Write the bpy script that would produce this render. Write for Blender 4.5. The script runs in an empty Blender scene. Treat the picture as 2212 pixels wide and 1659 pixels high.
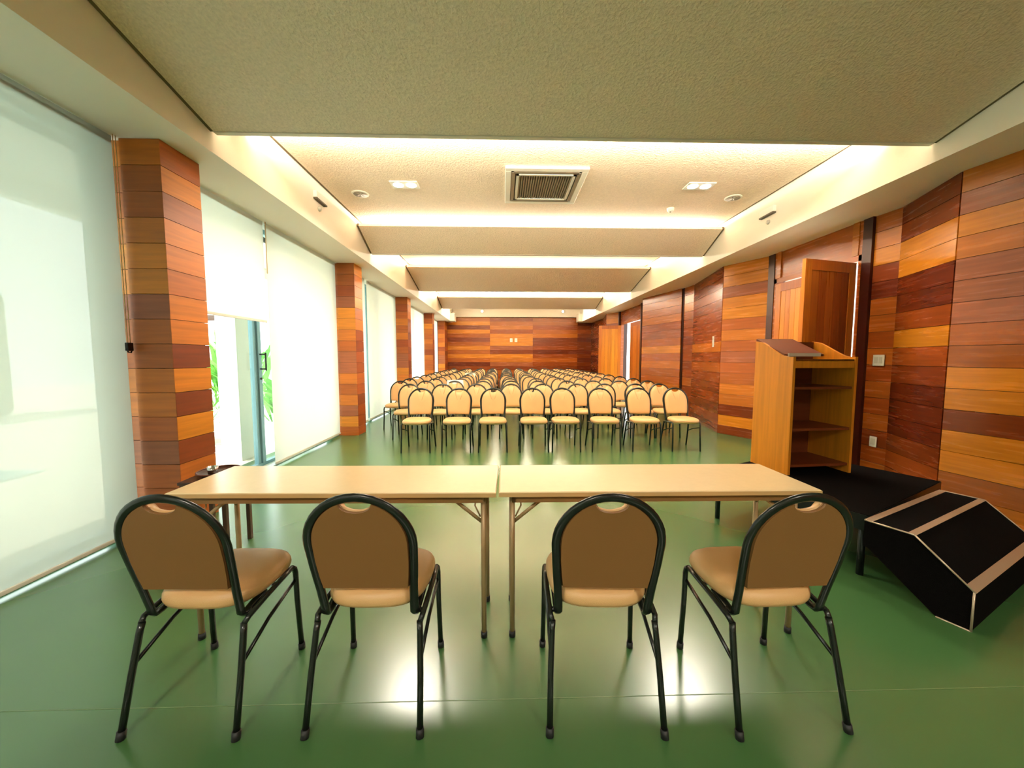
import bpy, bmesh, math, random
from mathutils import Vector, Matrix
R = random.Random(7)
C = bpy.context.scene.collection
PI = math.pi

# ------------------------------------------------------------------ helpers
def lin(r, g, b):
    f = lambda c: (c/255/12.92) if c/255 <= .04045 else ((c/255+.055)/1.055)**2.4
    return (f(r), f(g), f(b), 1)

class MB:
    """collects pieces of one mesh"""
    def __init__(self): self.v = []; self.f = []; self.col = []; self.sm = []
    def add(self, vs, fs, col=None, smooth=False):
        n = len(self.v); self.v += [tuple(p) for p in vs]
        for f in fs:
            self.f.append([i+n for i in f]); self.col.append(col or (1, 1, 1, 1)); self.sm.append(smooth)
    def box(self, x0, x1, y0, y1, z0, z1, col=None, M=None, bev=0):
        if bev:
            b = bev
            bm = bmesh.new(); bmesh.ops.create_cube(bm, size=1)
            for v in bm.verts: v.co = Vector(((x0+x1)/2+v.co.x*(x1-x0), (y0+y1)/2+v.co.y*(y1-y0), (z0+z1)/2+v.co.z*(z1-z0)))
            bmesh.ops.bevel(bm, geom=list(bm.edges), offset=b, segments=2, affect='EDGES', profile=.5)
            bm.verts.ensure_lookup_table()
            vs = [v.co.copy() for v in bm.verts]; fs = [[v.index for v in f.verts] for f in bm.faces]; bm.free()
        else:
            vs = [Vector(p) for p in ((x0,y0,z0),(x1,y0,z0),(x1,y1,z0),(x0,y1,z0),(x0,y0,z1),(x1,y0,z1),(x1,y1,z1),(x0,y1,z1))]
            fs = [[3,2,1,0],[4,5,6,7],[0,1,5,4],[1,2,6,5],[2,3,7,6],[3,0,4,7]]
        if M: vs = [M @ p for p in vs]
        self.add(vs, fs, col)
    def prism(self, pts, h0, h1, axis='z', col=None, M=None):
        n = len(pts)
        def P(p, h): return Vector((p[0], p[1], h)) if axis == 'z' else (Vector((h, p[0], p[1])) if axis == 'x' else Vector((p[0], h, p[1])))
        vs = [P(p, h0) for p in pts] + [P(p, h1) for p in pts]
        if M: vs = [M @ p for p in vs]
        fs = [list(range(n))[::-1], list(range(n, 2*n))] + [[i, (i+1) % n, n+(i+1) % n, n+i] for i in range(n)]
        self.add(vs, fs, col)
    def tube(self, pts, r, seg=10, r2=None, nrm=None, M=None, col=None, cap=True):
        """sweep; nrm = fixed normal of the plane (r along it, r2 in-plane)"""
        pts = [Vector(p) for p in pts]; n = len(pts); r2 = r2 or r
        vs = []; up = Vector(nrm).normalized() if nrm else None
        last = None
        for i, p in enumerate(pts):
            t = (pts[min(i+1, n-1)] - pts[max(i-1, 0)]).normalized()
            if up is not None: a = (up - t*up.dot(t)).normalized()
            else:
                ref = last if last is not None else (Vector((0, 0, 1)) if abs(t.z) < .9 else Vector((1, 0, 0)))
                a = (ref - t*ref.dot(t)).normalized()
            last = a; b = t.cross(a)
            for k in range(seg):
                an = 2*PI*k/seg; vs.append(p + a*math.cos(an)*r + b*math.sin(an)*r2)
        fs = [[i*seg+k, i*seg+(k+1) % seg, (i+1)*seg+(k+1) % seg, (i+1)*seg+k] for i in range(n-1) for k in range(seg)]
        if M: vs = [M @ p for p in vs]
        m = len(self.v); self.add(vs, fs, col, True)
        if cap: 
            k0 = list(range(seg))[::-1]; k1 = [(n-1)*seg+k for k in range(seg)]
            self.f += [[i+m for i in k0], [i+m for i in k1]]; self.col += [col or (1,1,1,1)]*2; self.sm += [False]*2
    def loops(self, loops, closed_ends=True, M=None, col=None, smooth=True):
        n = len(loops[0]); vs = [Vector(p) for l in loops for p in l]
        fs = [[i*n+k, i*n+(k+1) % n, (i+1)*n+(k+1) % n, (i+1)*n+k] for i in range(len(loops)-1) for k in range(n)]
        if closed_ends:
            for l, off, rev in ((loops[0], 0, True), (loops[-1], (len(loops)-1)*n, False)):
                c = sum((Vector(p) for p in l), Vector())/n; ci = len(vs); vs.append(c)
                for k in range(n):
                    t = [off+k, off+(k+1) % n, ci]; fs.append(t[::-1] if rev else t)
        if M: vs = [M @ p for p in vs]
        self.add(vs, fs, col, smooth)
    def lathe(self, prof, seg=24, M=None, col=None):
        self.loops([[(r*math.cos(2*PI*k/seg), r*math.sin(2*PI*k/seg), z) for k in range(seg)] for r, z in prof], True, M, col)
    def build(self, name, mat, parent=None, fix=True):
        me = bpy.data.meshes.new(name); me.from_pydata([tuple(p) for p in self.v], [], self.f)
        me.polygons.foreach_set('use_smooth', self.sm)
        if any(c != (1,1,1,1) for c in self.col):
            at = me.color_attributes.new('tone', 'FLOAT_COLOR', 'CORNER'); buf = []
            for p, c in zip(me.polygons, self.col): buf += list(c)*p.loop_total
            at.data.foreach_set('color', buf)
        if fix:
            bm = bmesh.new(); bm.from_mesh(me); bmesh.ops.recalc_face_normals(bm, faces=bm.faces); bm.to_mesh(me); bm.free()
        me.materials.append(mat); me.update()
        o = bpy.data.objects.new(name, me); C.objects.link(o)
        if parent: o.parent = parent
        return o

def thing(name, label, cat, loc=(0,0,0), rz=0, group=None):
    o = bpy.data.objects.new(name, None); C.objects.link(o); o.empty_display_size = .1
    o.location = loc; o.rotation_euler = (0, 0, rz); o['label'] = label; o['category'] = cat
    if group: o['group'] = group
    return o
def tag(o, label, cat, group=None):
    o['label'] = label; o['category'] = cat
    if group: o['group'] = group
    return o
def struct(o, label=None):
    o['kind'] = 'structure'
    if label: o['label'] = label
    return o
def sempty(name, loc=(0,0,0), rz=0, label=None):
    o = bpy.data.objects.new(name, None); C.objects.link(o); o.location = loc; o.rotation_euler = (0,0,rz)
    return struct(o, label)
def copy_tree(o, parent=None):
    c = o.copy(); C.objects.link(c); c.parent = parent
    for ch in list(o.children): copy_tree(ch, c)
    return c

# ------------------------------------------------------------------ materials
def mat(name, col, rough=.5, metal=0, spec=.5, bump=0, bscale=200, noise=0, nscale=5, coat=0, detail=3, stretch=(1,1,1)):
    m = bpy.data.materials.new(name); m.use_nodes = True; nt = m.node_tree; b = nt.nodes['Principled BSDF']
    b.inputs['Base Color'].default_value = col; b.inputs['Roughness'].default_value = rough
    b.inputs['Metallic'].default_value = metal; b.inputs['Specular IOR Level'].default_value = spec
    if coat: b.inputs['Coat Weight'].default_value = coat; b.inputs['Coat Roughness'].default_value = .12
    if bump or noise:
        tc = nt.nodes.new('ShaderNodeTexCoord'); mp = nt.nodes.new('ShaderNodeMapping'); mp.inputs['Scale'].default_value = stretch
        nt.links.new(tc.outputs['Object'], mp.inputs[0])
    if noise:
        n = nt.nodes.new('ShaderNodeTexNoise'); n.inputs['Scale'].default_value = nscale; n.inputs['Detail'].default_value = detail
        nt.links.new(mp.outputs[0], n.inputs['Vector'])
        r = nt.nodes.new('ShaderNodeMapRange'); r.inputs['From Min'].default_value = .25; r.inputs['From Max'].default_value = .75
        r.inputs['To Min'].default_value = 1-noise; r.inputs['To Max'].default_value = 1+noise
        nt.links.new(n.outputs[0], r.inputs[0])
        x = nt.nodes.new('ShaderNodeVectorMath'); x.operation = 'SCALE'; x.inputs[0].default_value = col[:3]
        nt.links.new(r.outputs[0], x.inputs['Scale']); nt.links.new(x.outputs[0], b.inputs['Base Color'])
    if bump:
        n = nt.nodes.new('ShaderNodeTexNoise'); n.inputs['Scale'].default_value = bscale; n.inputs['Detail'].default_value = 2
        nt.links.new(mp.outputs[0], n.inputs['Vector'])
        q = nt.nodes.new('ShaderNodeBump'); q.inputs['Strength'].default_value = bump; q.inputs['Distance'].default_value = .01
        nt.links.new(n.outputs[0], q.inputs['Height']); nt.links.new(q.outputs[0], b.inputs['Normal'])
    return m

def wood(name, axis='h', base=None, rough=.3, contrast=.17):
    m = bpy.data.materials.new(name); m.use_nodes = True; nt = m.node_tree; b = nt.nodes['Principled BSDF']
    b.inputs['Roughness'].default_value = rough; b.inputs['Specular IOR Level'].default_value = .45
    tc = nt.nodes.new('ShaderNodeTexCoord'); mp = nt.nodes.new('ShaderNodeMapping')
    mp.inputs['Scale'].default_value = (.9, .9, 15) if axis == 'h' else (18, 18, .8)
    nt.links.new(tc.outputs['Object'], mp.inputs[0])
    n = nt.nodes.new('ShaderNodeTexNoise'); n.noise_dimensions = '4D'; n.inputs['Scale'].default_value = 2.2
    n.inputs['Detail'].default_value = 3; n.inputs['Distortion'].default_value = .25
    nt.links.new(mp.outputs[0], n.inputs['Vector'])
    if base is None:
        at = nt.nodes.new('ShaderNodeAttribute'); at.attribute_name = 'tone'; cout = at.outputs['Color']
        w = nt.nodes.new('ShaderNodeMath'); w.operation = 'MULTIPLY'; w.inputs[1].default_value = 97
        nt.links.new(at.outputs['Fac'], w.inputs[0]); nt.links.new(w.outputs[0], n.inputs['W'])
    else:
        rg = nt.nodes.new('ShaderNodeRGB'); rg.outputs[0].default_value = base; cout = rg.outputs[0]
    r = nt.nodes.new('ShaderNodeMapRange'); r.inputs['From Min'].default_value = .3; r.inputs['From Max'].default_value = .7
    r.inputs['To Min'].default_value = 1-contrast; r.inputs['To Max'].default_value = 1+contrast
    nt.links.new(n.outputs[0], r.inputs[0])
    x = nt.nodes.new('ShaderNodeVectorMath'); x.operation = 'SCALE'
    nt.links.new(cout, x.inputs[0]); nt.links.new(r.outputs[0], x.inputs['Scale']); nt.links.new(x.outputs[0], b.inputs['Base Color'])
    rr = nt.nodes.new('ShaderNodeMapRange'); rr.inputs['To Min'].default_value = rough-.06; rr.inputs['To Max'].default_value = rough+.1
    nt.links.new(n.outputs[0], rr.inputs[0]); nt.links.new(rr.outputs[0], b.inputs['Roughness'])
    q = nt.nodes.new('ShaderNodeBump'); q.inputs['Strength'].default_value = .05; q.inputs['Distance'].default_value = .003
    nt.links.new(n.outputs[0], q.inputs['Height']); nt.links.new(q.outputs[0], b.inputs['Normal'])
    return m

def emis(name, col, s):
    m = bpy.data.materials.new(name); m.use_nodes = True; nt = m.node_tree; nt.nodes.remove(nt.nodes['Principled BSDF'])
    e = nt.nodes.new('ShaderNodeEmission'); e.inputs[0].default_value = col; e.inputs[1].default_value = s
    nt.links.new(e.outputs[0], nt.nodes['Material Output'].inputs[0]); return m

def fabric_blind(name, col, trans):
    m = bpy.data.materials.new(name); m.use_nodes = True; nt = m.node_tree; nt.nodes.remove(nt.nodes['Principled BSDF'])
    o = nt.nodes['Material Output']
    d = nt.nodes.new('ShaderNodeBsdfDiffuse'); d.inputs[0].default_value = col
    t = nt.nodes.new('ShaderNodeBsdfTranslucent'); t.inputs[0].default_value = col
    p = nt.nodes.new('ShaderNodeBsdfTransparent')
    a = nt.nodes.new('ShaderNodeMixShader'); a.inputs[0].default_value = .62
    nt.links.new(d.outputs[0], a.inputs[1]); nt.links.new(t.outputs[0], a.inputs[2])
    g = nt.nodes.new('ShaderNodeMixShader'); g.inputs[0].default_value = trans
    nt.links.new(a.outputs[0], g.inputs[1]); nt.links.new(p.outputs[0], g.inputs[2]); nt.links.new(g.outputs[0], o.inputs[0])
    return m

def glass(name):
    m = bpy.data.materials.new(name); m.use_nodes = True; nt = m.node_tree; nt.nodes.remove(nt.nodes['Principled BSDF'])
    p = nt.nodes.new('ShaderNodeBsdfTransparent'); p.inputs[0].default_value = (.93, .97, .95, 1)
    g = nt.nodes.new('ShaderNodeBsdfGlossy'); g.inputs['Roughness'].default_value = .02
    fr = nt.nodes.new('ShaderNodeLayerWeight'); fr.inputs[0].default_value = .5
    pw = nt.nodes.new('ShaderNodeMath'); pw.operation = 'POWER'; pw.inputs[1].default_value = 5; nt.links.new(fr.outputs['Facing'], pw.inputs[0])
    ad = nt.nodes.new('ShaderNodeMath'); ad.inputs[1].default_value = .05; nt.links.new(pw.outputs[0], ad.inputs[0])
    x = nt.nodes.new('ShaderNodeMixShader'); nt.links.new(ad.outputs[0], x.inputs[0])
    nt.links.new(p.outputs[0], x.inputs[1]); nt.links.new(g.outputs[0], x.inputs[2]); nt.links.new(x.outputs[0], nt.nodes['Material Output'].inputs[0])
    return m

M_wood = wood('wood_planks', 'h', rough=.24)
M_woodm = wood('wood_planks_column', 'h', rough=.42)
M_vert = wood('wood_vertical', 'v', rough=.28)
M_dark = mat('dark_jamb', lin(52, 16, 8), .35)
M_gap = mat('dark_gap', lin(40, 18, 8), .8)
M_paint = mat('cream_paint', lin(238, 230, 216), .6)
M_soffit = mat('soffit_paint', lin(212, 208, 196), .6)
M_stucco = mat('stucco_panel', lin(232, 214, 194), .85, bump=.9, bscale=55, noise=.10, nscale=55)
M_trimgap = mat('shadow_gap', lin(110, 95, 70), .8)
M_white = mat('white_plastic', lin(238, 236, 228), .4)
M_grey = mat('grille_grey', lin(128, 118, 102), .5)
M_greyd = mat('grille_dark', lin(92, 84, 72), .6)
M_vinyl = mat('tan_vinyl', lin(208, 164, 110), .42, bump=.12, bscale=350, noise=.05, nscale=4)
M_shell = mat('brown_vinyl', lin(128, 88, 46), .5, bump=.1, bscale=350)
M_frame = mat('dark_green_black_metal', lin(30, 34, 30), .25, metal=.35, spec=.6)
M_rubber = mat('rubber', lin(20, 20, 20), .6)
M_lam = mat('beige_laminate', lin(232, 208, 164), .22, noise=.02, nscale=30)
M_edge = mat('laminate_edge', lin(196, 160, 108), .4)
M_apron = mat('table_apron', lin(132, 96, 52), .5)
M_tsteel = mat('beige_steel', lin(170, 140, 100), .35, metal=.2)
M_carpet = mat('black_carpet', lin(12, 10, 9), .95, spec=.05, bump=.5, bscale=400)
M_alu = mat('aluminium_trim', lin(190, 170, 145), .35, metal=.5)
M_alub = mat('blue_grey_aluminium', lin(120, 160, 170), .4, metal=.2)
M_chrome = mat('chrome', lin(200, 200, 200), .12, metal=1)
M_black = mat('black_metal', lin(16, 16, 18), .3)
M_lect = wood('lectern_wood', 'v', base=lin(212, 132, 34), rough=.35, contrast=.14)
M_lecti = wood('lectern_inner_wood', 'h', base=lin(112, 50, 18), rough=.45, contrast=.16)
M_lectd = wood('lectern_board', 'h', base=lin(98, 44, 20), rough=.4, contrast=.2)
M_dtable = mat('dark_wood', lin(62, 30, 14), .35, noise=.2, nscale=8, stretch=(1,8,1))
M_paper = mat('paper', lin(245, 244, 238), .7)
M_blind = fabric_blind('screen_fabric', (.90, .90, .86, 1), .05)
M_blind1 = fabric_blind('screen_fabric_open_weave', (.58, .59, .53, 1), .22)
M_glass = glass('window_glass')
M_cord = mat('cord', lin(225, 190, 140), .5)

# floor
def floor_mat():
    m = bpy.data.materials.new('green_floor'); m.use_nodes = True; nt = m.node_tree; b = nt.nodes['Principled BSDF']
    tc = nt.nodes.new('ShaderNodeTexCoord')
    n = nt.nodes.new('ShaderNodeTexNoise'); n.inputs['Scale'].default_value = 1.3; n.inputs['Detail'].default_value = 2; n.inputs['Roughness'].default_value = .5
    nt.links.new(tc.outputs['Object'], n.inputs['Vector'])
    cr = nt.nodes.new('ShaderNodeMix'); cr.data_type = 'RGBA'; cr.inputs[6].default_value = lin(59, 96, 54); cr.inputs[7].default_value = lin(65, 104, 58)
    nt.links.new(n.outputs[0], cr.inputs[0]); nt.links.new(cr.outputs[2], b.inputs['Base Color'])
    b.inputs['Roughness'].default_value = .25
    b.inputs['Specular IOR Level'].default_value = .85
    return m
M_floor = floor_mat()

# wood tones (sRGB of the real boards, light to dark)
T = {'O': lin(206,126,32), 'o': lin(190,108,30), 'b': lin(166,87,28), 'd': lin(122,52,17), 'p': lin(154,86,52), 'y': lin(216,136,38), 'r': lin(146,67,21), 'k': lin(100,36,12)}
TS = .80
def tone(k):
    c = T[k]; j = 1+R.uniform(-.09, .09)*1; j *= TS; return (c[0]*j, c[1]*j*(1+R.uniform(-.04,.04)), c[2]*j, 1)

PITCH = .187
def planks(mb, p0, p1, z0, z1, seq, thick=.018, gap=.004, side=1):
    """horizontal boards from p0 to p1 (xy), outer face on that line; seq from top down, cycled"""
    a = Vector((p0[0], p0[1], 0)); d = Vector((p1[0]-p0[0], p1[1]-p0[1], 0)); L = d.length; d.normalize()
    n = Vector((-d.y, d.x, 0))*side
    Mx = Matrix(((d.x, n.x, 0, a.x), (d.y, n.y, 0, a.y), (0, 0, 1, 0), (0, 0, 0, 1)))
    z = z1; i = 0
    while z > z0+.01:
        zb = max(z0, z-PITCH)
        k = seq[i % len(seq)]
        mb.box(.001, L-.001, -thick, 0, zb+gap/2, z-gap/2, tone(k), Mx)
        z = zb; i += 1

ZS = 2.96      # height of the side soffits
ZC = 3.50      # flat suspended ceiling
XL, XR = -2.26, 3.55
XB = -2.82     # plane of the blinds
XG = -3.02     # plane of the glazing
YE = 17.2

# ------------------------------------------------------------------ floor, ceiling, beams
m = MB(); m.box(-3.3, 4.9, -4.8, 17.5, -.12, 0); fl = struct(m.build('floor', M_floor))
m = MB()
for y in (1.385,): m.box(-2.8, 4.2, y-.002, y+.002, 0, .0006)
struct(m.build('floor_joint', mat('joint', lin(84, 112, 66), .4), fl))

m = MB(); m.box(-3.3, 4.9, -4.8, 17.5, 3.72, 3.85); struct(m.build('ceiling', M_paint))
m = MB(); m.box(-3.32, XL, -4.8, 17.5, ZS, 3.72); struct(m.build('ceiling_beam', M_paint), 'cream beam and soffit along the window side')
m = MB(); m.box(XR, 4.92, -4.8, 17.5, ZS, 3.72); struct(m.build('ceiling_beam', M_paint), 'cream beam and soffit along the wood wall side')
m = MB(); m.box(XL, XR, 17.0, 17.5, 3.20, 3.72); m.box(XL, XL+.18, 16.35, 17.0, ZS, 3.3); m.box(XR-.16, XR, 16.5, 17.0, ZS, 3.3)
struct(m.build('ceiling_beam', M_paint), 'cream beam across the far end of the hall')

def slab(name, label, y0, z0, y1, z1, x0=XL+.035, x1=XR-.035, th=.05, lip=True):
    """stucco board falling from (y0,z0) to (y1,z1), undersides given"""
    m = MB(); dy, dz = y1-y0, z1-z0; L = math.hypot(dy, dz); ny, nz = -dz/L*th, dy/L*th
    m.prism([(y0, z0), (y1, z1), (y1+ny, z1+nz), (y0+ny, z0+nz)], x0, x1, 'x')
    o = struct(m.build(name, M_stucco), label)
    g = MB(); g.prism([(y0, z0+.006), (y1, z1+.006), (y1+ny, z1+nz), (y0+ny, z0+nz)], x0-.03, x0, 'x'); g.prism([(y0, z0+.006), (y1, z1+.006), (y1+ny, z1+nz), (y0+ny, z0+nz)], x1, x1+.03, 'x')
    g.build('shadow_gap', M_trimgap, o)
    if lip:
        g = MB(); g.box(x0, x1, y1-.01, y1+.03, z1-.005, z1+.16); g.build('lip', M_soffit, o)
    return o
slab('ceiling_panel', 'sloping stucco ceiling panel nearest the camera', 1.35, 3.50, 3.06, 3.10)
slab('ceiling_panel', 'flat stucco ceiling panel behind the camera', -3.8, ZC, 1.3, ZC, lip=False)
slab('ceiling_panel', 'flat stucco ceiling panel holding the air conditioner', 3.60, ZC, 6.22, ZC, lip=False)
slab('ceiling_panel', 'short sloping ceiling panel behind the air conditioner', 5.97, 3.40, 6.55, 3.13)
slab('ceiling_panel', 'second sloping ceiling panel beyond the air conditioner', 8.89, 3.47, 10.25, 3.16)
slab('ceiling_panel', 'farthest sloping ceiling panel before the end wall', 13.1, 3.45, 14.1, 3.19)
slab('ceiling_panel', 'flat white ceiling between two sloping panels', 7.2, 3.60, 9.25, 3.60, lip=False)
slab('ceiling_panel', 'flat white ceiling before the farthest sloping panel', 10.9, 3.60, 13.4, 3.60, lip=False)

def area(name, loc, rot, sx, sy, w, col):
    l = bpy.data.lights.new(name, 'AREA'); l.shape = 'RECTANGLE'; l.size = sx; l.size_y = sy; l.energy = w; l.color = col
    o = bpy.data.objects.new(name, l); C.objects.link(o); o.location = loc; o.rotation_euler = rot; return o
WARM = (1, .88, .68)
xc, wl = (XL+XR)/2, XR-XL-.2
UP = (PI, 0, 0)
def cove(y, z, w, tilt=0): area('cove_lamp', (xc, y, z), (PI+tilt, 0, 0), wl, .06, w, WARM)
COVE = 1.0
cove(2.98, 3.205, 160*COVE, -.75)
cove(3.42, 3.362, 130*COVE, -.22)
m = MB(); m.box(XL+.04, XR-.04, 3.09, 3.47, 3.335, 3.35); struct(m.build('ceiling_ledge', M_paint), 'ledge carrying the strip lamp behind the nearest panel')       # on the lip of the nearest panel
cove(6.14, 3.44, 45*COVE, .9)             # behind the short panel's raised edge
cove(6.47, 3.235, 210*COVE, -.75)
cove(9.02, 3.55, 75*COVE, .7)
cove(10.17, 3.265, 180*COVE, -.75)
cove(13.2, 3.54, 60*COVE, .7)
cove(14.02, 3.295, 190*COVE, -.9)
area('cove_lamp', (xc, 16.2, 3.66), (-.9, 0, 0), 5, .06, 60, WARM)

TS = .98  # column boards scaled lighter to make up for missing light on their fronts
# ------------------------------------------------------------------ left side: columns, windows, blinds
colseq = [['o','b','b','o','O','O','p','b','b','o','o','b','p','b','b','b'],
          ['b','b','r','p','O','O','o','b','p','p','o','b','o','p','O','b'],
          ['b','r','b','o','b','o','r','b','p','p','O','o','b','r','b','o'],
          ['r','b','O','o','b','o','b','r','o','b','b','o','O','b','r','b'],
          ['b','o','r','b','o','p','b','r','b','o','b','b','r','o','b','b']]
sideseq = [['b','O','p','o','o','b','o','o','d','O','d','O','d','b','O','b'],
           ['y','o','o','y','b','o','r','d','r','r','b','r','d','r','r','r'],
           ['y','o','o','r','r','d','r','d','r','k','d','r','d','r','d','r'],
           ['o','o','r','d','r','d','r','k','d','r','d','r','d','r','d','r'],
           ['o','r','r','d','r','d','r','k','d','r','d','r','d','r','d','r']]
CY = [(-.62, -.26), (2.90, 3.26), (6.47, 6.82), (10.02, 10.37), (13.57, 13.92)]
ord5 = ['nearest', 'second', 'third', 'fourth', 'fifth']
for i, (a, b) in enumerate(CY):
    o = sempty('column', (0, 0, 0), 0, ['wood-clad column behind the camera', 'nearest wood-clad column, beside the raised blind', 'second wood-clad column on the window side', 'third wood-clad column on the window side', 'fourth wood-clad column on the window side'][i])
    m = MB(); m.box(-2.80, -2.53, a+.018, b-.018, 0, ZS); m.box(-3.05, -2.80, a+.04, b-.04, 0, ZS); m.build('core', M_gap, o)
    m = MB()
    q = (i-1) % 5
    planks(m, (-2.80, a), (-2.51, a), 0, ZS, colseq[q], side=-1)
    planks(m, (-2.51, a), (-2.51, b), 0, ZS, sideseq[q], side=-1)
    planks(m, (-2.51, b), (-2.80, b), 0, ZS, colseq[q], side=-1)
    planks(m, (-2.98, a+.03), (-2.80, a+.03), 0, ZS, colseq[q], side=-1)
    m.build('cladding', M_woodm, o)
o = sempty('column', (0,0,0), 0, 'wood-clad corner pier at the far end of the window side')
m = MB(); m.box(-3.05, -2.53, 16.4, 17.2, 0, ZS); m.build('core', M_gap, o)
m = MB(); planks(m, (-2.80, 16.38), (-2.51, 16.38), 0, ZS, colseq[2], side=-1); planks(m, (-2.51, 16.38), (-2.51, 17.2), 0, ZS, sideseq[3], side=-1); m.build('cladding', M_woodm, o)

# glazing per bay
bays = [(-4.7, -.62), (-.26, 2.90), (3.26, 6.47), (6.82, 10.02), (10.37, 13.57), (13.92, 16.4)]
for i, (a, b) in enumerate(bays):
    o = sempty('window_%d' % i if i else 'window_6', (0,0,0))
    m = MB(); mid = (a+b)/2 if i != 2 else 4.62
    m.box(XG-.03, XG+.03, a, b, 0, .05); m.box(XG-.03, XG+.03, a, b, ZS-.06, ZS)
    m.box(XG-.03, XG+.03, a, a+.05, .05, ZS); m.box(XG-.03, XG+.03, b-.05, b, .05, ZS)
    m.box(XG-.03, XG+.02, mid-.055, mid-.002, .05, ZS-.06); m.box(XG-.02, XG+.04, mid+.002, mid+.06, .05, ZS-.06)
    m.build('window_frame', M_alub, o)
    m = MB(); m.box(XG-.004, XG+.004, a+.05, mid-.05, .05, ZS-.06); m.box(XG-.004, XG+.004, mid+.05, b-.05, .05, ZS-.06); m.build('window_pane', M_glass, o)
    if i == 2:
        m = MB()
        for zz in (1.22, 1.40): m.tube([(XG+.03, mid+.03, zz), (XG+.11, mid+.03, zz)], .009, 8)
        m.tube([(XG+.11, mid+.03, 1.20), (XG+.11, mid+.03, 1.42)], .010, 8)
        m.lathe([(0,0),(.014,0),(.014,.02),(0,.02)], 10, Matrix.Translation((XG+.03, mid+.03, 1.10)) @ Matrix.Rotation(PI/2, 4, 'Y'))
        m.build('door_handle', M_black, o)
m = MB(); m.box(-3.06, -2.86, -4.8, 17.2, 0, .012); struct(m.build('trim_1', mat('sill_track', lin(205, 225, 215), .35)), 'pale metal threshold track under the blinds')

def blind(label, a, b, zb, fab, x=XB):
    t = thing('roller_blind', label, 'blind', (x, (a+b)/2, zb), 0, 'white roller blinds along the window side')
    h = (b-a)/2; m = MB(); n = 2
    m.box(-.0006, .0006, -h, h, .0, ZS-.003-zb); m.build('blind_fabric', fab, t)
    m = MB(); m.box(-.011, .011, -h, h, -.014, .014, bev=.004); m.build('bottom_bar', M_soffit, t)
    m = MB(); m.tube([(-.03, -h, ZS-.045-zb), (-.03, h, ZS-.045-zb)], .026, 12); m.build('roller_tube', M_white, t)
    return t
blind('wide see-through roller blind at the left, lowered, nearest the camera', -.24, 2.87, .035, M_blind1)
blind('raised roller blind above the glass door, past the nearest column', 3.29, 4.56, 1.79, M_blind)
blind('lowered white roller blind between the raised blind and the second column', 4.60, 6.45, .05, M_blind)
blind('narrow lowered blind just past the second column', 6.84, 7.80, .05, M_blind, XB)
blind('wider lowered blind just before the third column', 7.90, 10.0, .05, M_blind, XB)
blind('lowered blind between the third and fourth columns', 10.4, 13.55, .05, M_blind)
blind('farthest lowered blind, past the fourth column', 13.95, 16.35, .05, M_blind)
blind('lowered blind behind the camera', -4.65, -.65, .05, M_blind)

# blind cords
def cordset(label, x, y, z0, z1, wx=.02, connector=True):
    t = thing('blind_cord', label, 'cord', (x, y, z0))
    for s in (-1, 1):
        m = MB(); m.tube([(0, s*wx/2, 0), (0, s*wx/2, z1-z0)], .0028, 6); m.build('strand', M_cord, t)
    if connector:
        m = MB(); m.box(-.012, .012, -.022, .022, -.05, .012, bev=.004); m.tube([(.0, -.02, -.03), (0, -.01, -.06), (0, .012, -.062), (0, .022, -.03)], .005, 6); m.build('tensioner', M_black, t)
    return t
cordset('pale blind cord loop with dark tensioner hanging at the nearest column', -2.792, 2.862, 1.46, ZS)
cordset('thin cord hanging between the raised and the lowered blind', -2.80, 4.58, 2.36, ZS, .010, False)

TS = .80  # right-wall boards scaled darker to stand for the weaker light there
# ------------------------------------------------------------------ right wall
SQ = {
 'near':  ['o','p','O','o','p','p','p','b','b','O','O','d','O','O','b','o'],
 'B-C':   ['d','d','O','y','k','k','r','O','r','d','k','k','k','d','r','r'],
 'C-D':   ['b','o','O','d','k','b','b','r','b','r','b','r','b','d','r','b'],
 'E-F':   ['O','O','p','O','O','b','o','b','p','b','b','o','o','d','O','d'],
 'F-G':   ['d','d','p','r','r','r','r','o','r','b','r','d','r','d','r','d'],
 'G-H':   ['b','y','O','b','r','r','d','r','r','d','r','b','d','r','d','r'],
 'H-I':   ['b','o','b','o','r','p','b','O','b','o','b','b','o','r','b','b'],
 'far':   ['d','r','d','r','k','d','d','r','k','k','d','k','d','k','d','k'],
}
def wallseg(parent, p0, p1, seq, z0=0, z1=ZS):
    m = MB(); planks(m, p0, p1, z0, z1, seq, side=-1); return m.build('cladding', M_wood, parent)
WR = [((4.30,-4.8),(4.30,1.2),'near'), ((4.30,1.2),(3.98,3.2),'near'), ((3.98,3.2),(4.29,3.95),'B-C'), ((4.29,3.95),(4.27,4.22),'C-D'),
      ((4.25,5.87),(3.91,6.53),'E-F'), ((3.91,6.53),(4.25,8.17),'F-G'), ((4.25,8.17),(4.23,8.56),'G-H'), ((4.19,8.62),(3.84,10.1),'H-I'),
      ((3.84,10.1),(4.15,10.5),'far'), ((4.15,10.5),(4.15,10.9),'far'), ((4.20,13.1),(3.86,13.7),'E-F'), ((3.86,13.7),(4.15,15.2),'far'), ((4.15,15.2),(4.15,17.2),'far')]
wr = sempty('wall_right', (0,0,0), 0)
def segw(p0, p1, off=.019, thick=.10):
    """solid wall right behind the boards"""
    d = Vector((p1[0]-p0[0], p1[1]-p0[1])).normalized(); n = Vector((d.y, -d.x))
    q = [Vector(p0)+n*off, Vector(p1)+n*off, Vector(p1)+n*(off+thick), Vector(p0)+n*(off+thick)]
    return [(v.x, v.y) for v in q]
m = MB()
for a, b, k in WR: m.prism(segw(a, b), 0, ZS)
m.prism([(4.37,3.9),(4.5,3.9),(4.5,4.30),(4.37,4.30)], 0, ZS)
m.build('masonry', M_gap, wr)
for a, b, k in WR: wallseg(wr, a, b, SQ[k])
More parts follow.
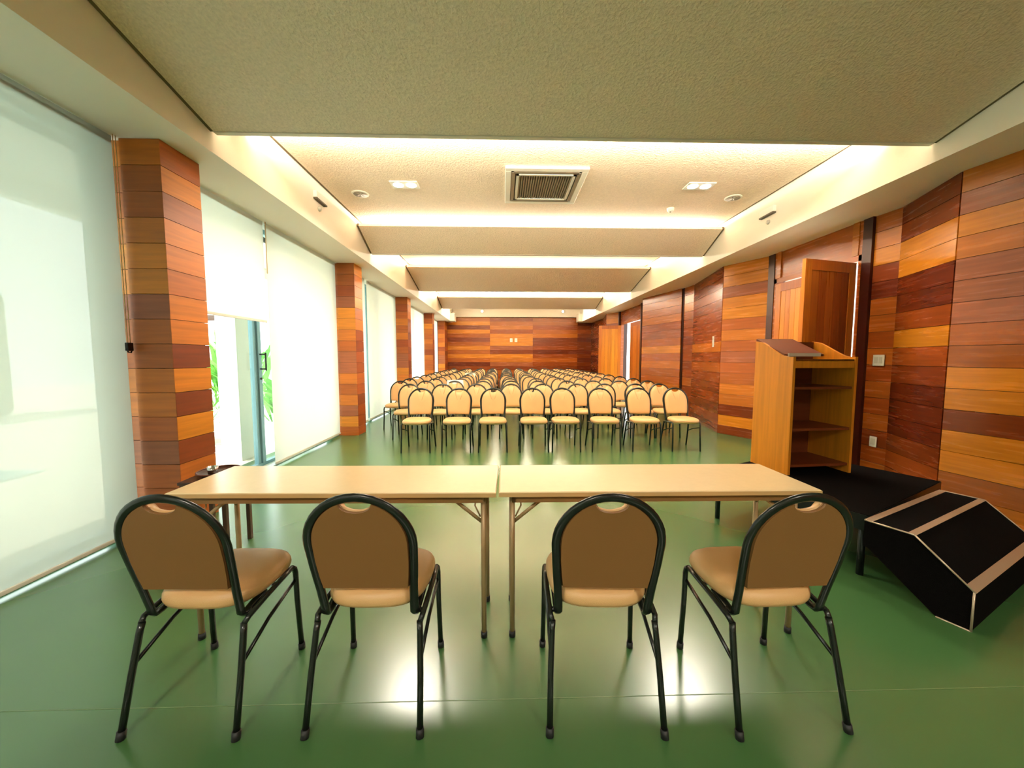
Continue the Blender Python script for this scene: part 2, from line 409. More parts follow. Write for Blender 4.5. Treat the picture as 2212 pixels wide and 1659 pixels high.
m = MB(); m.box(4.20, 4.34, 8.565, 8.615, 0, ZS); m.box(4.22, 4.40, 4.22, 4.33, 0, ZS); m.box(4.22, 4.40, 5.74, 5.87, 0, ZS); m.box(4.1,4.4,10.9,11.0,0,ZS); m.box(4.1,4.4,13.0,13.1,0,ZS)
m.build('jamb', M_dark, wr)

# ---- double doors, one leaf swung into the room
def vplanks(m, x0, x1, z0, z1, n, tones, y0=0, y1=.035, M=None):
    w = (x1-x0)/n
    for i in range(n): m.box(x0+i*w+.002, x0+(i+1)*w-.002, y0, y1, z0, z1, tone(tones[i % len(tones)]), M)
def leaf(name, parent, loc, rz, w, h, tones, handle=True):
    """hinged at local x=0, runs along +x"""
    o = bpy.data.objects.new(name, None); C.objects.link(o); o.parent = parent; o.location = loc; o.rotation_euler = (0,0,rz)
    m = MB(); e = tone('o')
    m.box(0, .10, -.02, .02, 0, h, e); m.box(w-.10, w, -.02, .02, 0, h, e); m.box(.10, w-.10, -.02, .02, h-.12, h, tone('b')); m.box(.10, w-.10, -.02, .02, 0, .14, tone('b'))
    vplanks(m, .10, w-.10, .14, h-.12, 5, tones, -.013, .013)
    p = m.build('leaf_panel', M_vert, o)
    if handle:
        m = MB(); 
        for s in (-1, 1):
            m.tube([(w-.06, s*.02, 1.02), (w-.06, s*.055, 1.02), (w-.16, s*.06, 1.02)], .008, 8); m.box(w-.075, w-.045, s*.02-.003, s*.02+.003, .93, 1.07)
        m.build('door_handle', M_chrome, o)
    return o
d1 = sempty('door_1', (4.27, 4.33, 0), 0, 'open double door of vertical boards, by the lectern')
DH = 2.47
m = MB()
m.box(-.04, .06, 0, 1.41, DH+.03, DH+.10, tone('b')); m.box(-.04, .06, 0, .05, 0, ZS, tone('b')); m.box(-.04, .06, 1.36, 1.41, 0, ZS, tone('b'))
m.box(-.03, .0, .05, 1.36, DH+.10, ZS, tone('b')); m.box(-.05,-.03,.05,.13,DH+.1,ZS,tone('o')); m.box(-.05,-.03,1.28,1.36,DH+.1,ZS,tone('o'))
m.build('door_frame', M_wood, d1)
leaf('door_leaf', d1, (-.03, 1.355, .01), -PI/2, .66, DH, ['O','o','O','y','o'])
leaf('door_leaf', d1, (-.06, .07, .01), PI+math.radians(14), .80, DH, ['r','r','b','r','b'])
d2 = sempty('door_2', (4.2, 11.0, 0), 0, 'far open double door of orange boards')
m = MB(); m.box(-.04,.06,0,2.0,DH+.03,DH+.12,tone('b')); m.box(-.03,0,.05,1.95,DH+.12,ZS,tone('r')); m.box(-.04,.06,0,.05,0,ZS,tone('b')); m.box(-.04,.06,1.95,2.0,0,ZS,tone('b')); m.build('door_frame', M_wood, d2)
leaf('door_leaf', d2, (-.02, .06, .01), PI/2, .95, DH, ['o','b','o'], False)
leaf('door_leaf', d2, (-.05, 1.93, .01), PI+math.radians(-12), .75, DH, ['O','y','O'], False)

# corridor outside the doors: daylit pale wall
m = MB(); m.box(6.9, 7.0, 2.5, 16, 0, 3.2); m.box(4.9, 7.0, 2.5, 16, -.12, 0); struct(m.build('wall_corridor', M_paint))

# ---- far wall
we = sempty('wall_far', (0,0,0))
m = MB(); m.box(-3.3, 4.9, 17.22, 17.5, 0, 3.3); m.build('masonry', M_gap, we)
far = [(-2.9,-.56,['o','O','d','O','b','d','b','O','b','O','b','k','r','b','o','b']), (-.56,1.42,['r','b','o','r','O','O','O','p','d','O','o','p','d','b','r','b']),
       (1.42,3.5,['b','b','r','b','o','d','d','r','k','r','b','r','d','r','b','d']), (3.5,4.3,['d','k','d','r','d','k','d','d','k','d','k','d','k','d','k','d'])]
for a, b, s in far:
    m = MB(); planks(m, (a, 17.2), (b, 17.2), 0, 3.21, s, side=-1); m.build('cladding', M_wood, we)
wb = MB(); wb.box(-3.3, 4.9, -4.95, -4.8, 0, 3.85); struct(wb.build('wall_near', M_soffit))
m = MB(); m.box(-3.32,-3.05,-4.8,17.5,ZS,3.2); struct(m.build('trim_2', M_paint), 'lintel above the windows')

# ------------------------------------------------------------------ chairs
def arc(c, r, a0, a1, n): return [(c[0]+r*math.cos(a0+(a1-a0)*i/n), c[1]+r*math.sin(a0+(a1-a0)*i/n)) for i in range(n+1)]
def make_chair(caps=False):
    """faces +y"""
    t = thing('banquet_chair', '', 'chair')
    lean = .24; ly = lambda z: -.105-(z-.39)*lean
    # seat cushion
    def outline(s, n=40):
        pts = []
        for k in range(n):
            a = 2*PI*k/n; ca, sa = math.cos(a), math.sin(a); e = .62
            x = .197*math.copysign(abs(ca)**e, ca); y = .185*math.copysign(abs(sa)**e, sa)
            x *= 1+.04*(y/.185)
            pts.append((x*s, y*s+.065))
        return pts
    m = MB(); L = []
    for s, z in ((.90,.410),(.97,.417),(1.0,.432),(.995,.448),(.96,.463),(.88,.474),(.70,.480),(.40,.484)):
        L.append([(x, y, z-.0*y) for x, y in outline(s)])
    m.loops(L); m.build('seat', M_vinyl, t)
    # backrest pad with the scooped grip at the top
    R0 = .172; zc = .705
    out = [(-.158, .512)] + [(-.165, .56), (-.171, .63)] + [( -R0*math.cos(a), zc+R0*math.sin(a)) for a in [i*PI/2/9*.78 for i in range(10)]]
    xe, ze = out[-1]
    scoop = [(xe*math.cos(PI/2*k/8), ze-.034*math.sin(PI/2*k/8)) for k in range(1, 9)]
    half = out + scoop
    full = half + [(-x, z) for x, z in half[::-1][1:]]
    full = [(x, z) for x, z in full]
    # bottom edge closes itself; round bottom corners slightly
    cx0, cz0 = 0, .66
    m = MB(); L = []
    for s, d in ((.93,-.010),(.985,-.006),(1.0,.004),(1.0,.016),(.975,.026),(.90,.034),(.70,.040),(.35,.042)):
        L.append([(cx0+(x-cx0)*s, ly(cz0+(z-cz0)*s)+d, cz0+(z-cz0)*s) for x, z in full])
    m.loops(L[2:]); m.build('backrest', M_vinyl, t)
    m = MB(); Q = [[(x*k, y-.0005, .66+(z-.66)*k) for x, y, z in L[i]] for i, k in ((2, .985), (1, .985), (0, 1.045))]
    m.loops(Q, False, smooth=False)
    c = len(Q[-1]); cz = [sum(p[a] for p in Q[-1])/c for a in range(3)]; cz[2] = .66; cz[1] = ly(.66)-.0105
    m.add(Q[-1]+[cz], [[i, (i+1) % c, c] for i in range(c)]); m.build('back_shell', M_shell, t)['label'] = 'darker brown rear shell'
    # hoop
    pts = []
    for x, z in [(-.168,.42),(-.172,.50),(-.180,.60)]: pts.append((x, ly(z), z))
    for x, z in [(-.186*math.cos(a), .70+.186*math.sin(a)) for a in [i*PI/20 for i in range(21)]]: pts.append((x, ly(z), z))
    for x, z in [(.180,.60),(.172,.50),(.168,.42)]: pts.append((x, ly(z), z))
    j = [(-.168,.02,.405),(-.168,-.04,.395),(-.168,-.075,.388),(-.168,-.098,.388),(-.168,-.110,.400)]
    pts = j + pts + [(-x, y, z) for x, y, z in j[::-1]]
    m = MB(); m.tube(pts, .0095, 10, r2=.0165, nrm=(0, 1, .24)); m.build('back_frame', M_frame, t)
    for s in (-1, 1):
        m = MB(); m.tube([(s*.198,.165,.414),(s*.201,.10,.412),(s*.201,-.02,.402),(s*.198,-.11,.388),(s*.192,-.128,.372)], .0105, 10)
        m.tube([(s*.190,-.09,.386),(s*.166,-.06,.392)], .008, 8)
        m.tube([(s*.189,.06,.405),(s*.150,.06,.416)], .008, 8)
        m.build('side_rail', M_frame, t)
        m = MB(); m.tube([(s*.198,.183,.345),(s*.197,.0,.300),(s*.197,-.165,.235)], .0075, 8); m.build('brace', M_frame, t)
        for fr in (1, -1):
            m = MB()
            P = [(s*.205,.205,.0),(s*.200,.192,.25),(s*.200,.188,.378),(s*.199,.182,.401),(s*.198,.165,.414)] if fr > 0 else [(s*.206,-.215,.0),(s*.200,-.168,.20),(s*.193,-.134,.345),(s*.190,-.126,.375)]
            m.tube(P, .0115, 10); lg = m.build('leg', M_frame, t)
            if caps:
                m = MB(); q = Vector(P[0]); w = (Vector(P[1])-q).normalized(); m.tube([q+w*.0, q+w*.03], .0145, 10); c = m.build('foot_cap', M_rubber, lg)
    return t
fg = [((-1.152,1.473), -1.5, 'beige vinyl chair at the left end of the tables, its back to the camera'),
      ((-.500,1.464), -1.0, 'beige vinyl chair seen from behind, second from the left at the tables'),
      ((.384,1.442), -2.5, 'beige vinyl chair seen from behind, just right of the gap between the tables'),
      ((1.044,1.429), 2.0, 'beige vinyl chair seen from behind, nearest the black ramp')]
c0 = make_chair(True)
for i, ((x, y), a, lb) in enumerate(fg):
    o = c0 if i == 0 else copy_tree(c0)
    o.location = (x, y, 0); o.rotation_euler.z = math.radians(a); o['label'] = lb; o['group'] = 'four chairs at the head tables'

ordw = ['front','second','third','fourth','fifth','sixth','seventh','eighth','ninth','tenth','eleventh','twelfth','thirteenth']
rows = []
def wx(px, Y): return (px-1085)*Y/800
rows.append((5.44, [wx(p, 5.25) for p in (896.5, 984.5, 1063, 1156, 1225, 1312, 1403, 1490)]))
rows.append((6.33, [wx(p, 6.48) for p in (886, 956, 1029, 1104, 1174, 1249, 1311, 1379, 1433)]))
y = 7.22
while y < 16.4:
    rows.append((y, [-2.05+.553*k for k in range(10)])); y += .86
rows = rows[:13]
ca = make_chair(False); first = True
CH = {}
for r, (yy, xs) in enumerate(rows):
    for k, x in enumerate(xs):
        o = ca if first else copy_tree(ca); first = False
        j = .012 if r < 2 else .045
        o.location = (x+R.uniform(-j, j), yy+R.uniform(-j, j), 0); o.rotation_euler.z = PI+math.radians(R.uniform(-1,1)*(2 if r < 2 else 4))
        n = len(xs)
        pos = ordw[k] if k else 'first'
        o['label'] = f"beige padded chair facing the tables, {ordw[r]} audience row, {pos} from the window side"
        if k == n-1: o['label'] = f"beige padded chair facing the tables, {ordw[r]} audience row, at the wooden-wall end"
        if k == 0: o['label'] = f"beige padded chair facing the tables, {ordw[r]} audience row, at the window end"
        o['group'] = 'audience chairs in rows'; CH[(r, k)] = o

# white papers left on chairs
def paper(label, loc, rz, s=1.0):
    m = MB(); n = 8; vs = []; 
    top = [(-.15*s, 0), (.15*s, 0)]
    for i in range(n+1):
        t_ = i/n; 
        yy = .13*s*(1-2*t_); z = -abs(yy)*1.15 + .004*math.sin(9*t_)
        for k in range(5):
            xk = (-.5+k/4)*.28*s*(1-.25*abs(2*t_-1)*(k % 2)); vs.append((xk, yy*.45, z+.006*math.sin(5*k+i)))
    fs = [[i*5+k, i*5+k+1, (i+1)*5+k+1, (i+1)*5+k] for i in range(n) for k in range(4)]
    m.add(vs, fs, None, False)
    o = m.build('paper_sheet', M_paper, None, fix=False); sd = o.modifiers.new('s', 'SOLIDIFY'); sd.thickness = .002
    o.location = loc; o.rotation_euler = (0, 0, rz); return o
def on_back(r, k): 
    o = CH[(r, k)]; return (o.location.x, o.location.y+.245, .913)
tag(paper('', on_back(2, 2), .15, 1.15), 'white paper draped over a chair back in the third row, near the window', 'paper')
tag(paper('', on_back(6, 2), -.2, 1.1), 'small white paper draped over a chair back farther towards the end wall', 'paper')

# ------------------------------------------------------------------ head tables
def make_table():
    t = thing('folding_table', '', 'table'); w, d, h = 1.492, .43, .75
    m = MB(); m.box(-w/2, w/2, -d/2, d/2, h-.024, h, bev=.005); m.build('table_top', M_lam, t)
    m = MB(); m.box(-w/2-.001, w/2+.001, -d/2-.001, -d/2+.004, h-.022, h-.004); m.box(-w/2-.001, w/2+.001, d/2-.004, d/2+.001, h-.022, h-.004)
    m.box(-w/2-.001, -w/2+.004, -d/2, d/2, h-.022, h-.004); m.box(w/2-.004, w/2+.001, -d/2, d/2, h-.022, h-.004); m.build('edge_band', M_edge, t)
    m = MB(); i = .06
    m.box(-w/2+i, w/2-i, -d/2+.035, -d/2+.053, h-.062, h-.024); m.box(-w/2+i, w/2-i, d/2-.053, d/2-.035, h-.062, h-.024)
    m.box(-w/2+i, -w/2+i+.018, -d/2+.035, d/2-.035, h-.062, h-.024); m.box(w/2-i-.018, w/2-i, -d/2+.035, d/2-.035, h-.062, h-.024); m.build('apron', M_apron, t)
    for sx in (-1, 1):
        X = sx*(w/2-.062)
        for sy in (-1, 1):
            m = MB(); m.tube([(X, sy*.135, .02), (X, sy*.135, h-.03)], .0125, 10); lg = m.build('leg', M_tsteel, t)
            m = MB(); m.tube([(X, sy*.135, 0), (X, sy*.135, .03)], .0155, 10); m.build('foot_cap', M_rubber, lg)
        m = MB(); m.tube([(X, -.135, h-.05), (X, .135, h-.05)], .010, 8); m.build('crossbar', M_tsteel, t)
        for sy in (-1, 1):
            m = MB(); a = Vector((X, sy*.120, h-.185)); b = Vector((X-sx*.165, sy*.120, h-.050)); dv = (b-a).normalized(); nn = Vector((dv.z, 0, -dv.x))
            m.tube([a, b], .003, 6, r2=.010, nrm=(0,1,0)); 
            m.tube([(X-sx*.016, sy*.116, h-.155), (X-sx*.042, sy*.116, h-.10), (X-sx*.036, sy*.116, h-.05)], .004, 6); m.build('folding_stay', M_tsteel, t)
    return t
tb = make_table(); tb.location = (-.772, 1.868, 0); tb.rotation_euler.z = math.radians(-1.0); tb['label'] = 'long narrow beige folding table on the left, towards the window'; tb['group'] = 'head tables'
t2 = copy_tree(tb); t2.location = (.732, 1.852, 0); t2.rotation_euler.z = math.radians(-.4); t2['label'] = 'long narrow beige folding table on the right, towards the lectern'

# ------------------------------------------------------------------ small dark side table with tray, left
st = thing('side_table', 'small dark wooden side table behind the left end of the tables', 'table', (-2.02, 2.62, 0), math.radians(4))
m = MB(); m.box(-.15, .15, -.15, .15, .51, .53, bev=.004); m.build('table_top', M_dtable, st)
m = MB(); m.box(-.135, .135, -.135, .135, .45, .51); m.build('apron', M_dtable, st)
for sx in (-1, 1):
    for sy in (-1, 1):
        m = MB(); m.box(sx*.128-.013, sx*.128+.013, sy*.128-.013, sy*.128+.013, 0, .51); m.build('leg', M_dtable, st)
tr = thing('serving_tray', 'round brown-rimmed tray on the small dark side table', 'tray', (-2.03, 2.66, .531))
m = MB(); m.lathe([(.0,.0),(.10,.0),(.125,.022),(.130,.024),(.126,.018),(.103,.006),(0,.006)], 32); m.build('tray_dish', M_dtable, tr)
m = MB(); m.tube([(.128*math.cos(a*PI/16), .128*math.sin(a*PI/16), .024) for a in range(33)], .005, 6, cap=False); m.build('rim', M_lectd, tr)
gl = MB(); gl.lathe([(0,0),(.028,0),(.034,.05),(.033,.05),(.027,.004),(0,.004)], 20); g = gl.build('small_cup', M_chrome); g.location = (-2.06, 2.64, .538); tag(g, 'small shiny cup on the round tray', 'cup')

# ------------------------------------------------------------------ stage and ramp, right
an = math.radians(27); U = Vector((math.cos(an), math.sin(an))); V = Vector((-U.y, U.x))
A = Vector((2.230, 2.130)); SU, SV = 1.32, 1.03
sg = thing('stage_platform', 'low black carpeted stage platform on legs under the lectern', 'stage', (A.x, A.y, 0), an)
m = MB(); m.box(0, SU, 0, SV, .385, .40); m.build('deck', M_carpet, sg)
m = MB()
m.box(-.004, SU+.004, -.004, .012, .30, .397); m.box(-.004, SU+.004, SV-.012, SV+.004, .30, .397); m.box(-.004, .012, 0, SV, .30, .397); m.box(SU-.012, SU+.004, 0, SV, .30, .397)
m.build('edge_frame', M_black, sg)
for x, yv in ((.04,.04),(.04,SV-.06),(SU-.04,.04),(SU-.04,SV-.06)):
    m = MB(); m.tube([(x, yv, 0), (x, yv, .385)], .019, 12); lg = m.build('leg', M_black, sg)
rp = thing('ramp_step', 'black carpeted stage step with pale metal edging, in front of the platform', 'stage step', (2.15, 2.08, 0), math.radians(24.5))
prof = [(0,.40),(-.21,.40),(-.43,.205),(-.43,0),(-.31,0),(-.02,.24),(0,.24)]
W = 1.12
m = MB(); m.prism(prof, 0, W, 'x'); m.build('body', M_carpet, rp)
def strip(a, b, w, x0, x1, th=.004):
    a = Vector((0, a[0], a[1])); b = Vector((0, b[0], b[1])); d = (b-a).normalized(); n = Vector((0, -d.z, d.y))
    if n.z < 0 and abs(d.z) < .99: n = -n
    if abs(d.z) > .99: n = Vector((0, -1, 0))
    return a, b, d, n
for nm, (y0, z0), (y1, z1) in (('a', (0,.40), (-.035,.40)), ('b', (-.185,.40), (-.215,.397)), ('c', (-.405,.229), (-.436,.200))):
    m = MB(); m.prism([(y0, z0), (y1, z1), (y1-.002, z1+.004), (y0, z0+.004)], -.004, W+.004, 'x'); m.build('metal_strip', M_alu, rp)
for xs in (-.001, W+.001):
    for i in range(4):
        a, b = prof[i], prof[i+1]
        m = MB(); m.tube([(xs, a[0], a[1]), (xs, b[0], b[1])], .005, 6); m.build('edge_trim', M_alu, rp)

# ------------------------------------------------------------------ lectern on the stage
lc = thing('lectern', 'tall wooden open-backed lectern with shelves on the black stage', 'lectern', (2.60, 3.13, .401), math.radians(5))
w, d, hl, hh = .56, .40, .965, 1.10
prof = [(-d/2, 0), (-d/2, hl), (-d/2+.05, hl), (-d/2+.10, hl+.010), (-d/2+.17, hl+.045), (-d/2+.26, hl+.095), (-d/2+.32, hl+.125), (d/2, hh+.005), (d/2, 0)]
for s in (-1, 1):
    m = MB(); m.prism(prof, s*w/2-.011, s*w/2+.011, 'x'); m.build('side_panel', M_lect, lc)
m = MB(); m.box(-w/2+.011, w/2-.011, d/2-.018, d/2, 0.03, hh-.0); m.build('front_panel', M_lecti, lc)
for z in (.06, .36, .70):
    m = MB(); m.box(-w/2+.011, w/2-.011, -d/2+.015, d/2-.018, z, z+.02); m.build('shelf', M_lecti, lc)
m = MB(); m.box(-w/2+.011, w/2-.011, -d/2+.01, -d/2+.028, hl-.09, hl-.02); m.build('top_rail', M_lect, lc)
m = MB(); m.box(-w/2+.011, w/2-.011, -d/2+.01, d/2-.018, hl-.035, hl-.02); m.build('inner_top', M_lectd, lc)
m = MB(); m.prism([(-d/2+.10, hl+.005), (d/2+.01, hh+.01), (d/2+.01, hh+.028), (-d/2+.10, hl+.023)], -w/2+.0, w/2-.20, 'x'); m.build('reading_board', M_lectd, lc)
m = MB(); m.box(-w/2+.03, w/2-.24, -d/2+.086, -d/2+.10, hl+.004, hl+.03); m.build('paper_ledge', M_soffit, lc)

# ------------------------------------------------------------------ ceiling fixtures
ac = thing('air_conditioner', 'square ceiling cassette air conditioner with grey grille', 'air conditioner', (.515, 4.77, ZC), 0)
m = MB(); s = .475
for x0, x1, y0, y1 in ((-s,s,-s,-s+.07),(-s,s,s-.07,s),(-s,-s+.07,-s+.07,s-.07),(s-.07,s,-s+.07,s-.07)): m.box(x0, x1, y0, y1, -.03, -.001, bev=.006)
m.build('frame', M_white, ac)
for k in range(4):
    m = MB(); m.box(-s+.10, s-.10, -s+.075, -s+.115, -.032, -.020, M=Matrix.Rotation(k*PI/2, 4, 'Z')); m.build('louver', M_grey, ac)
m = MB(); q = s-.13
for x0, x1, y0, y1 in ((-q,q,-q,-q+.03),(-q,q,q-.03,q),(-q,-q+.03,-q,q),(q-.03,q,-q,q)): m.box(x0, x1, y0, y1, -.036, -.008)
m.build('grille_rim', M_soffit, ac)
m = MB(); m.box(-s+.07, s-.07, -s+.07, s-.07, -.010, -.002); 
m.build('recess', M_greyd, ac)
m = MB()
for i in range(22): x = -q+.04+i*(2*q-.08)/21; m.box(x-.008, x+.008, -q+.03, q-.03, -.026, -.012)
m.build('grille', M_grey, ac)

M_lamp = emis('lamp_glow', (1, .93, .80, 1), 14)
def downlight(label, x, y, e_w=165):
    t = thing('ceiling_light', label, 'ceiling light', (x, y, ZC), 0, 'twin recessed ceiling lights')
    m = MB(); m.box(-.17, .17, -.095, .095, -.012, -.001, bev=.003); m.build('frame', M_white, t)
    for s in (-1, 1):
        m = MB(); m.lathe([(0,-.016),(.058,-.016),(.062,-.0125),(0,-.0125)], 20, Matrix.Translation((s*.08, 0, 0))); m.build('lamp', M_lamp, t)
    l = bpy.data.lights.new('downlight_beam', 'SPOT'); l.energy = e_w; l.spot_size = math.radians(150); l.spot_blend = .6; l.color = (1, .90, .76); l.shadow_soft_size = .30
    lo = bpy.data.objects.new('downlight_beam', l); C.objects.link(lo); lo.location = (x, y, ZC-.03)
downlight('square twin ceiling light left of the air conditioner', -1.20, 4.78)
downlight('unseen square twin light added behind the camera as fill, window side', -1.20, -2.3, 300)  # added fill light out of view, brightens the column fronts
downlight('unseen square twin light added behind the camera as fill, wall side', 2.46, -2.3, 300)  # second added fill light, also out of view
downlight('square twin ceiling light right of the air conditioner', 2.46, 4.72)
def speaker(label, x, y):
    t = thing('ceiling_speaker', label, 'speaker', (x, y, ZC)); m = MB(); m.lathe([(.085,-.012),(.105,-.010),(.108,-.001),(.085,-.001)], 28); m.build('rim', M_soffit, t)
    m = MB(); m.lathe([(0,-.014),(.086,-.014),(.086,-.002),(0,-.002)], 28); m.build('grille', M_grey, t)
speaker('round grey ceiling speaker near the window-side beam', -1.85, 5.06)
speaker('round grey ceiling speaker near the wood-wall-side beam', 3.10, 5.05)
t = thing('smoke_detector', 'small white smoke detector on the ceiling right of the air conditioner', 'smoke detector', (2.42, 5.42, ZC))
m = MB(); m.lathe([(0,-.05),(.03,-.05),(.045,-.035),(.05,-.02),(.05,-.001),(0,-.001)], 20); m.build('body', M_white, t)
m = MB(); m.lathe([(0,-.058),(.012,-.058),(.014,-.05),(0,-.05)], 12); m.build('sensor', M_grey, t)
def beamlight(label, x, y, z, s):
    t = thing('emergency_light', label, 'emergency light', (x, y, z))
    m = MB(); m.box(*(sorted((0, s*.045))), -.13, .13, -.035, .045, bev=.006); m.build('housing', M_white, t)
    m = MB(); m.box(*(sorted((0.0, s*.05))), -.13, .13, -.055, -.037); m.build('dark_slot', M_greyd, t)  # dark slit under the housing
    m = MB(); m.lathe([(0,0),(.03,0),(.024,.03),(0,.035)], 16, Matrix.Translation((0, 0, -.13)) @ Matrix.Rotation(s*PI/2, 4, 'Y')); m.build('sensor_eye', M_soffit, t)
beamlight('white emergency light on the window-side beam face', XL-.004, 4.78, 3.32, 1)
beamlight('white emergency light on the beam above the lectern side', XR+.004, 4.98, 3.29, -1)
def spot(label, x):
    t = thing('spotlight', label, 'spotlight', (x, 16.99, 3.46)); m = MB(); m.tube([(0,0,0),(0,-.10,-.02)], .05, 12); m.build('lamp_housing', M_white, t)
    m = MB(); m.tube([(0,-.10,-.02),(0,-.11,-.022)], .045, 12); m.build('lamp_glow', M_lamp, t)
spot('small white spotlight on the far beam, left of centre', -.9); spot('small white spotlight on the far beam, right of centre', 2.75)

# wall plates
def plate(name, label, cat, loc, n, w, h, det):
    rz = math.atan2(n[1], n[0])+PI/2
    t = thing(name, label, cat, loc, rz); m = MB(); m.box(-w/2, w/2, -.010, 0, -h/2, h/2, bev=.003); m.build('cover_plate', M_white, t)
    for dx, dz, a, b in det:
        m = MB(); m.box(dx-a, dx+a, -.014, -.009, dz-b, dz+b); m.build('rocker' if 'switch' in name else 'outlet_insert', M_soffit, t)
nCD = (-1, 0); 
plate('light_switch', 'square white switch plate on the wood wall right of the open door', 'switch', (4.256, 4.08, 1.33), nCD, .125, .125, [(-.025,0,.018,.035),(.025,0,.018,.035)])
plate('wall_socket', 'white wall socket low on the wood wall right of the open door', 'socket', (4.256, 4.08, .40), nCD, .08, .12, [(0,0,.022,.035)])
dv = Vector((.34, 1.64)).normalized(); nF = (-dv.y, dv.x)
pF = Vector((3.91, 6.53))+dv*.36
plate('light_switch', 'small tall white switch on the angled dark panel beyond the lectern', 'switch', (pF.x-.021, pF.y, 1.66), nF, .075, .20, [(0,.05,.018,.025),(0,-.05,.018,.025)])
plate('wall_socket', 'left one of two small white plates on the end wall', 'socket', (.42, 17.197, 2.16), (0,-1), .12, .17, [(0,0,.03,.05)])
plate('wall_socket', 'right one of two small white plates on the end wall', 'socket', (.64, 17.197, 2.16), (0,-1), .12, .17, [(0,0,.03,.05)])

# ------------------------------------------------------------------ outdoors
m = MB(); m.box(-22, -3.3, -12, 30, -.15, -.03); struct(m.build('ground_patio', mat('patio', lin(224, 218, 204), .8, noise=.08, nscale=3)))
m = MB(); m.box(-9.8, -5.6, -4, 4.6, -.03, -.012); o = m.build('pool_water', mat('pool', lin(120, 190, 205), .1)); struct(o)
m = MB(); m.box(-4.6, -3.3, -6, 20, 3.05, 3.2); m.box(-4.65, -4.5, -6, 20, 2.85, 3.22); struct(m.build('roof_eave', M_white), 'white eave above the windows')
t = MB(); t.box(-3.75, -3.49, 4.98, 5.24, -.03, 3.05); struct(t.build('column', M_white), 'white outdoor post seen through the glass door')
m = MB(); m.box(-3.75, -3.49, 8.5, 8.76, -.03, 3.05); struct(m.build('column', M_white), 'white outdoor post behind the lowered blinds')
M_leaf = mat('leaf', lin(96, 170, 70), .5, noise=.3, nscale=6)
def bush(label, x, y, h, r, n, seed):
    rr = random.Random(seed); m = MB()
    for i in range(n):
        a = rr.uniform(0, 2*PI); el = rr.uniform(.5, 1.35); L = h*rr.uniform(.7, 1.15); w = .035+.03*rr.random()
        b = Vector((rr.uniform(-.4,.4)*r, rr.uniform(-.4,.4)*r, rr.uniform(0, h*.35))); d = Vector((math.cos(a)*math.cos(el), math.sin(a)*math.cos(el), math.sin(el)))
        sd = Vector((-math.sin(a), math.cos(a), 0))*w; p1 = b+d*L*.45; p2 = b+d*L*.8+Vector((0,0,-.08*L)); p3 = b+d*L+Vector((0,0,-.22*L))
        m.add([b-sd*.3, b+sd*.3, p1+sd, p1-sd, p2+sd*.8, p2-sd*.8, p3], [[0,1,2,3],[3,2,4,5],[5,4,6]])
    t = thing('garden_shrub', label, 'shrub', (x, y, -.03)); m.build('foliage', M_leaf, t, fix=False)
    s = MB(); s.tube([(0,0,0),(0,0,h*.4)], .03, 8); s.build('stem', M_dtable, t)
bush('broad-leaved green plant left of the white post outside', -5.2, 5.9, .75, .9, 90, 1)
bush('green plant right of the white post outside', -4.7, 8.1, 1.0, .6, 110, 2)
bush('tall green shrub farther out beside the white post', -6.6, 9.3, 2.0, 1.2, 130, 3)
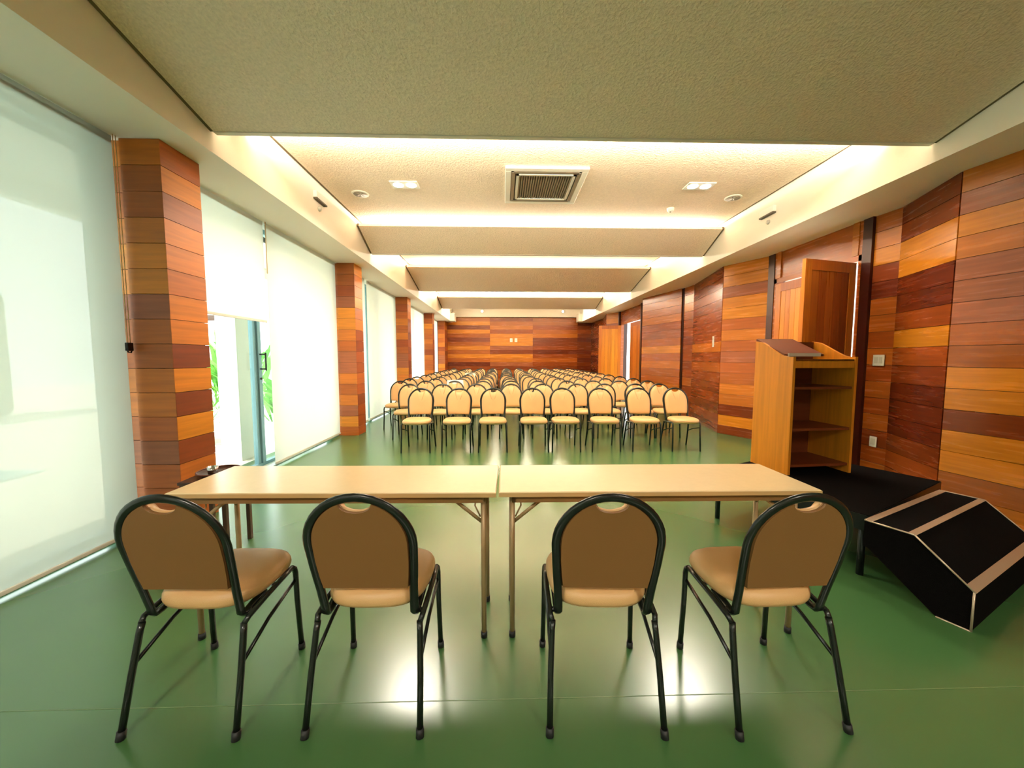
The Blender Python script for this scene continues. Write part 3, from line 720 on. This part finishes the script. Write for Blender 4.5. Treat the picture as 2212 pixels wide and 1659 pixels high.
# pergola bracket
t = thing('wooden_pergola', 'dark wooden pergola post with bracket seen through the glass door', 'pergola', (-9.3, 11.5, -.03))
m = MB(); m.box(-.08,.08,-.08,.08,0,2.5); m.build('post', M_dtable, t)
m = MB(); m.box(-1.3,.9,-.06,.06,2.5,2.66); m.tube([(-.6,0,2.5),(0,0,1.8)], .05, 6); m.build('beam', M_dtable, t)
def parasol(label, x, y, h, r):
    t = thing('parasol', label, 'parasol', (x, y, -.03))
    m = MB(); m.lathe([(0, h),(.05,h-.02),(r*.5,h-.28),(r,h-.62),(r-.02,h-.64),(r*.5,h-.31),(0,h-.04)], 8); m.build('canopy', M_white, t)
    m = MB(); m.tube([(0,0,0),(0,0,h-.05)], .03, 8); m.build('pole', M_white, t)
parasol('white parasol faintly seen through the left blind', -7.6, .6, 2.6, 1.4)
parasol('farther white parasol faintly seen through the left blind', -9.6, 3.6, 2.9, 1.5)
t = thing('patio_table', 'white patio table faintly seen through the left blind', 'table', (-5.4, 1.75, -.03))
m = MB(); m.lathe([(0,.72),(.5,.72),(.5,.75),(0,.75)], 24); m.build('table_top', M_white, t)
for a in range(4):
    m = MB(); m.tube([(.38*math.cos(a*PI/2+.7), .38*math.sin(a*PI/2+.7), 0), (.3*math.cos(a*PI/2+.7), .3*math.sin(a*PI/2+.7), .72)], .02, 8); m.build('leg', M_white, t)
m = MB(); m.box(-12.6, -11.4, -14, 9, -.03, 2.9, bev=.2); struct(m.build('wall_hedge', mat('hedge', lin(70, 104, 60), .8, noise=.4, nscale=4)))

# ------------------------------------------------------------------ light
w = bpy.data.worlds.new('World'); bpy.context.scene.world = w; w.use_nodes = True
bg = w.node_tree.nodes['Background']; bg.inputs[0].default_value = (.92, .97, 1.0, 1); bg.inputs[1].default_value = 2.4
sl = bpy.data.lights.new('sun', 'SUN'); sl.energy = 6; sl.angle = .02; sl.color = (1, .95, .86)
so = bpy.data.objects.new('sun', sl); C.objects.link(so); so.rotation_euler = (math.radians(25), math.radians(-22), 0)

# ------------------------------------------------------------------ camera
cam = bpy.data.cameras.new('Camera'); cam.sensor_width = 36; cam.lens = 800/2212*36; cam.clip_start = .05; cam.clip_end = 200
co = bpy.data.objects.new('Camera', cam); C.objects.link(co); co.location = (0, 0, 1.36)
co.rotation_euler = (PI/2-math.atan(57/800), 0, -math.radians(1.52))
S = bpy.context.scene; S.camera = co
S.view_settings.view_transform = 'Standard'; S.view_settings.look = 'None'; S.view_settings.exposure = 1.52; S.view_settings.gamma = 1; S.view_settings.use_curve_mapping = False
S.cycles.use_denoising = True; S.cycles.max_bounces = 8; S.cycles.diffuse_bounces = 4; S.cycles.glossy_bounces = 3; S.cycles.transparent_max_bounces = 12
S.cycles.sample_clamp_indirect = 6; S.cycles.caustics_reflective = False; S.cycles.caustics_refractive = False
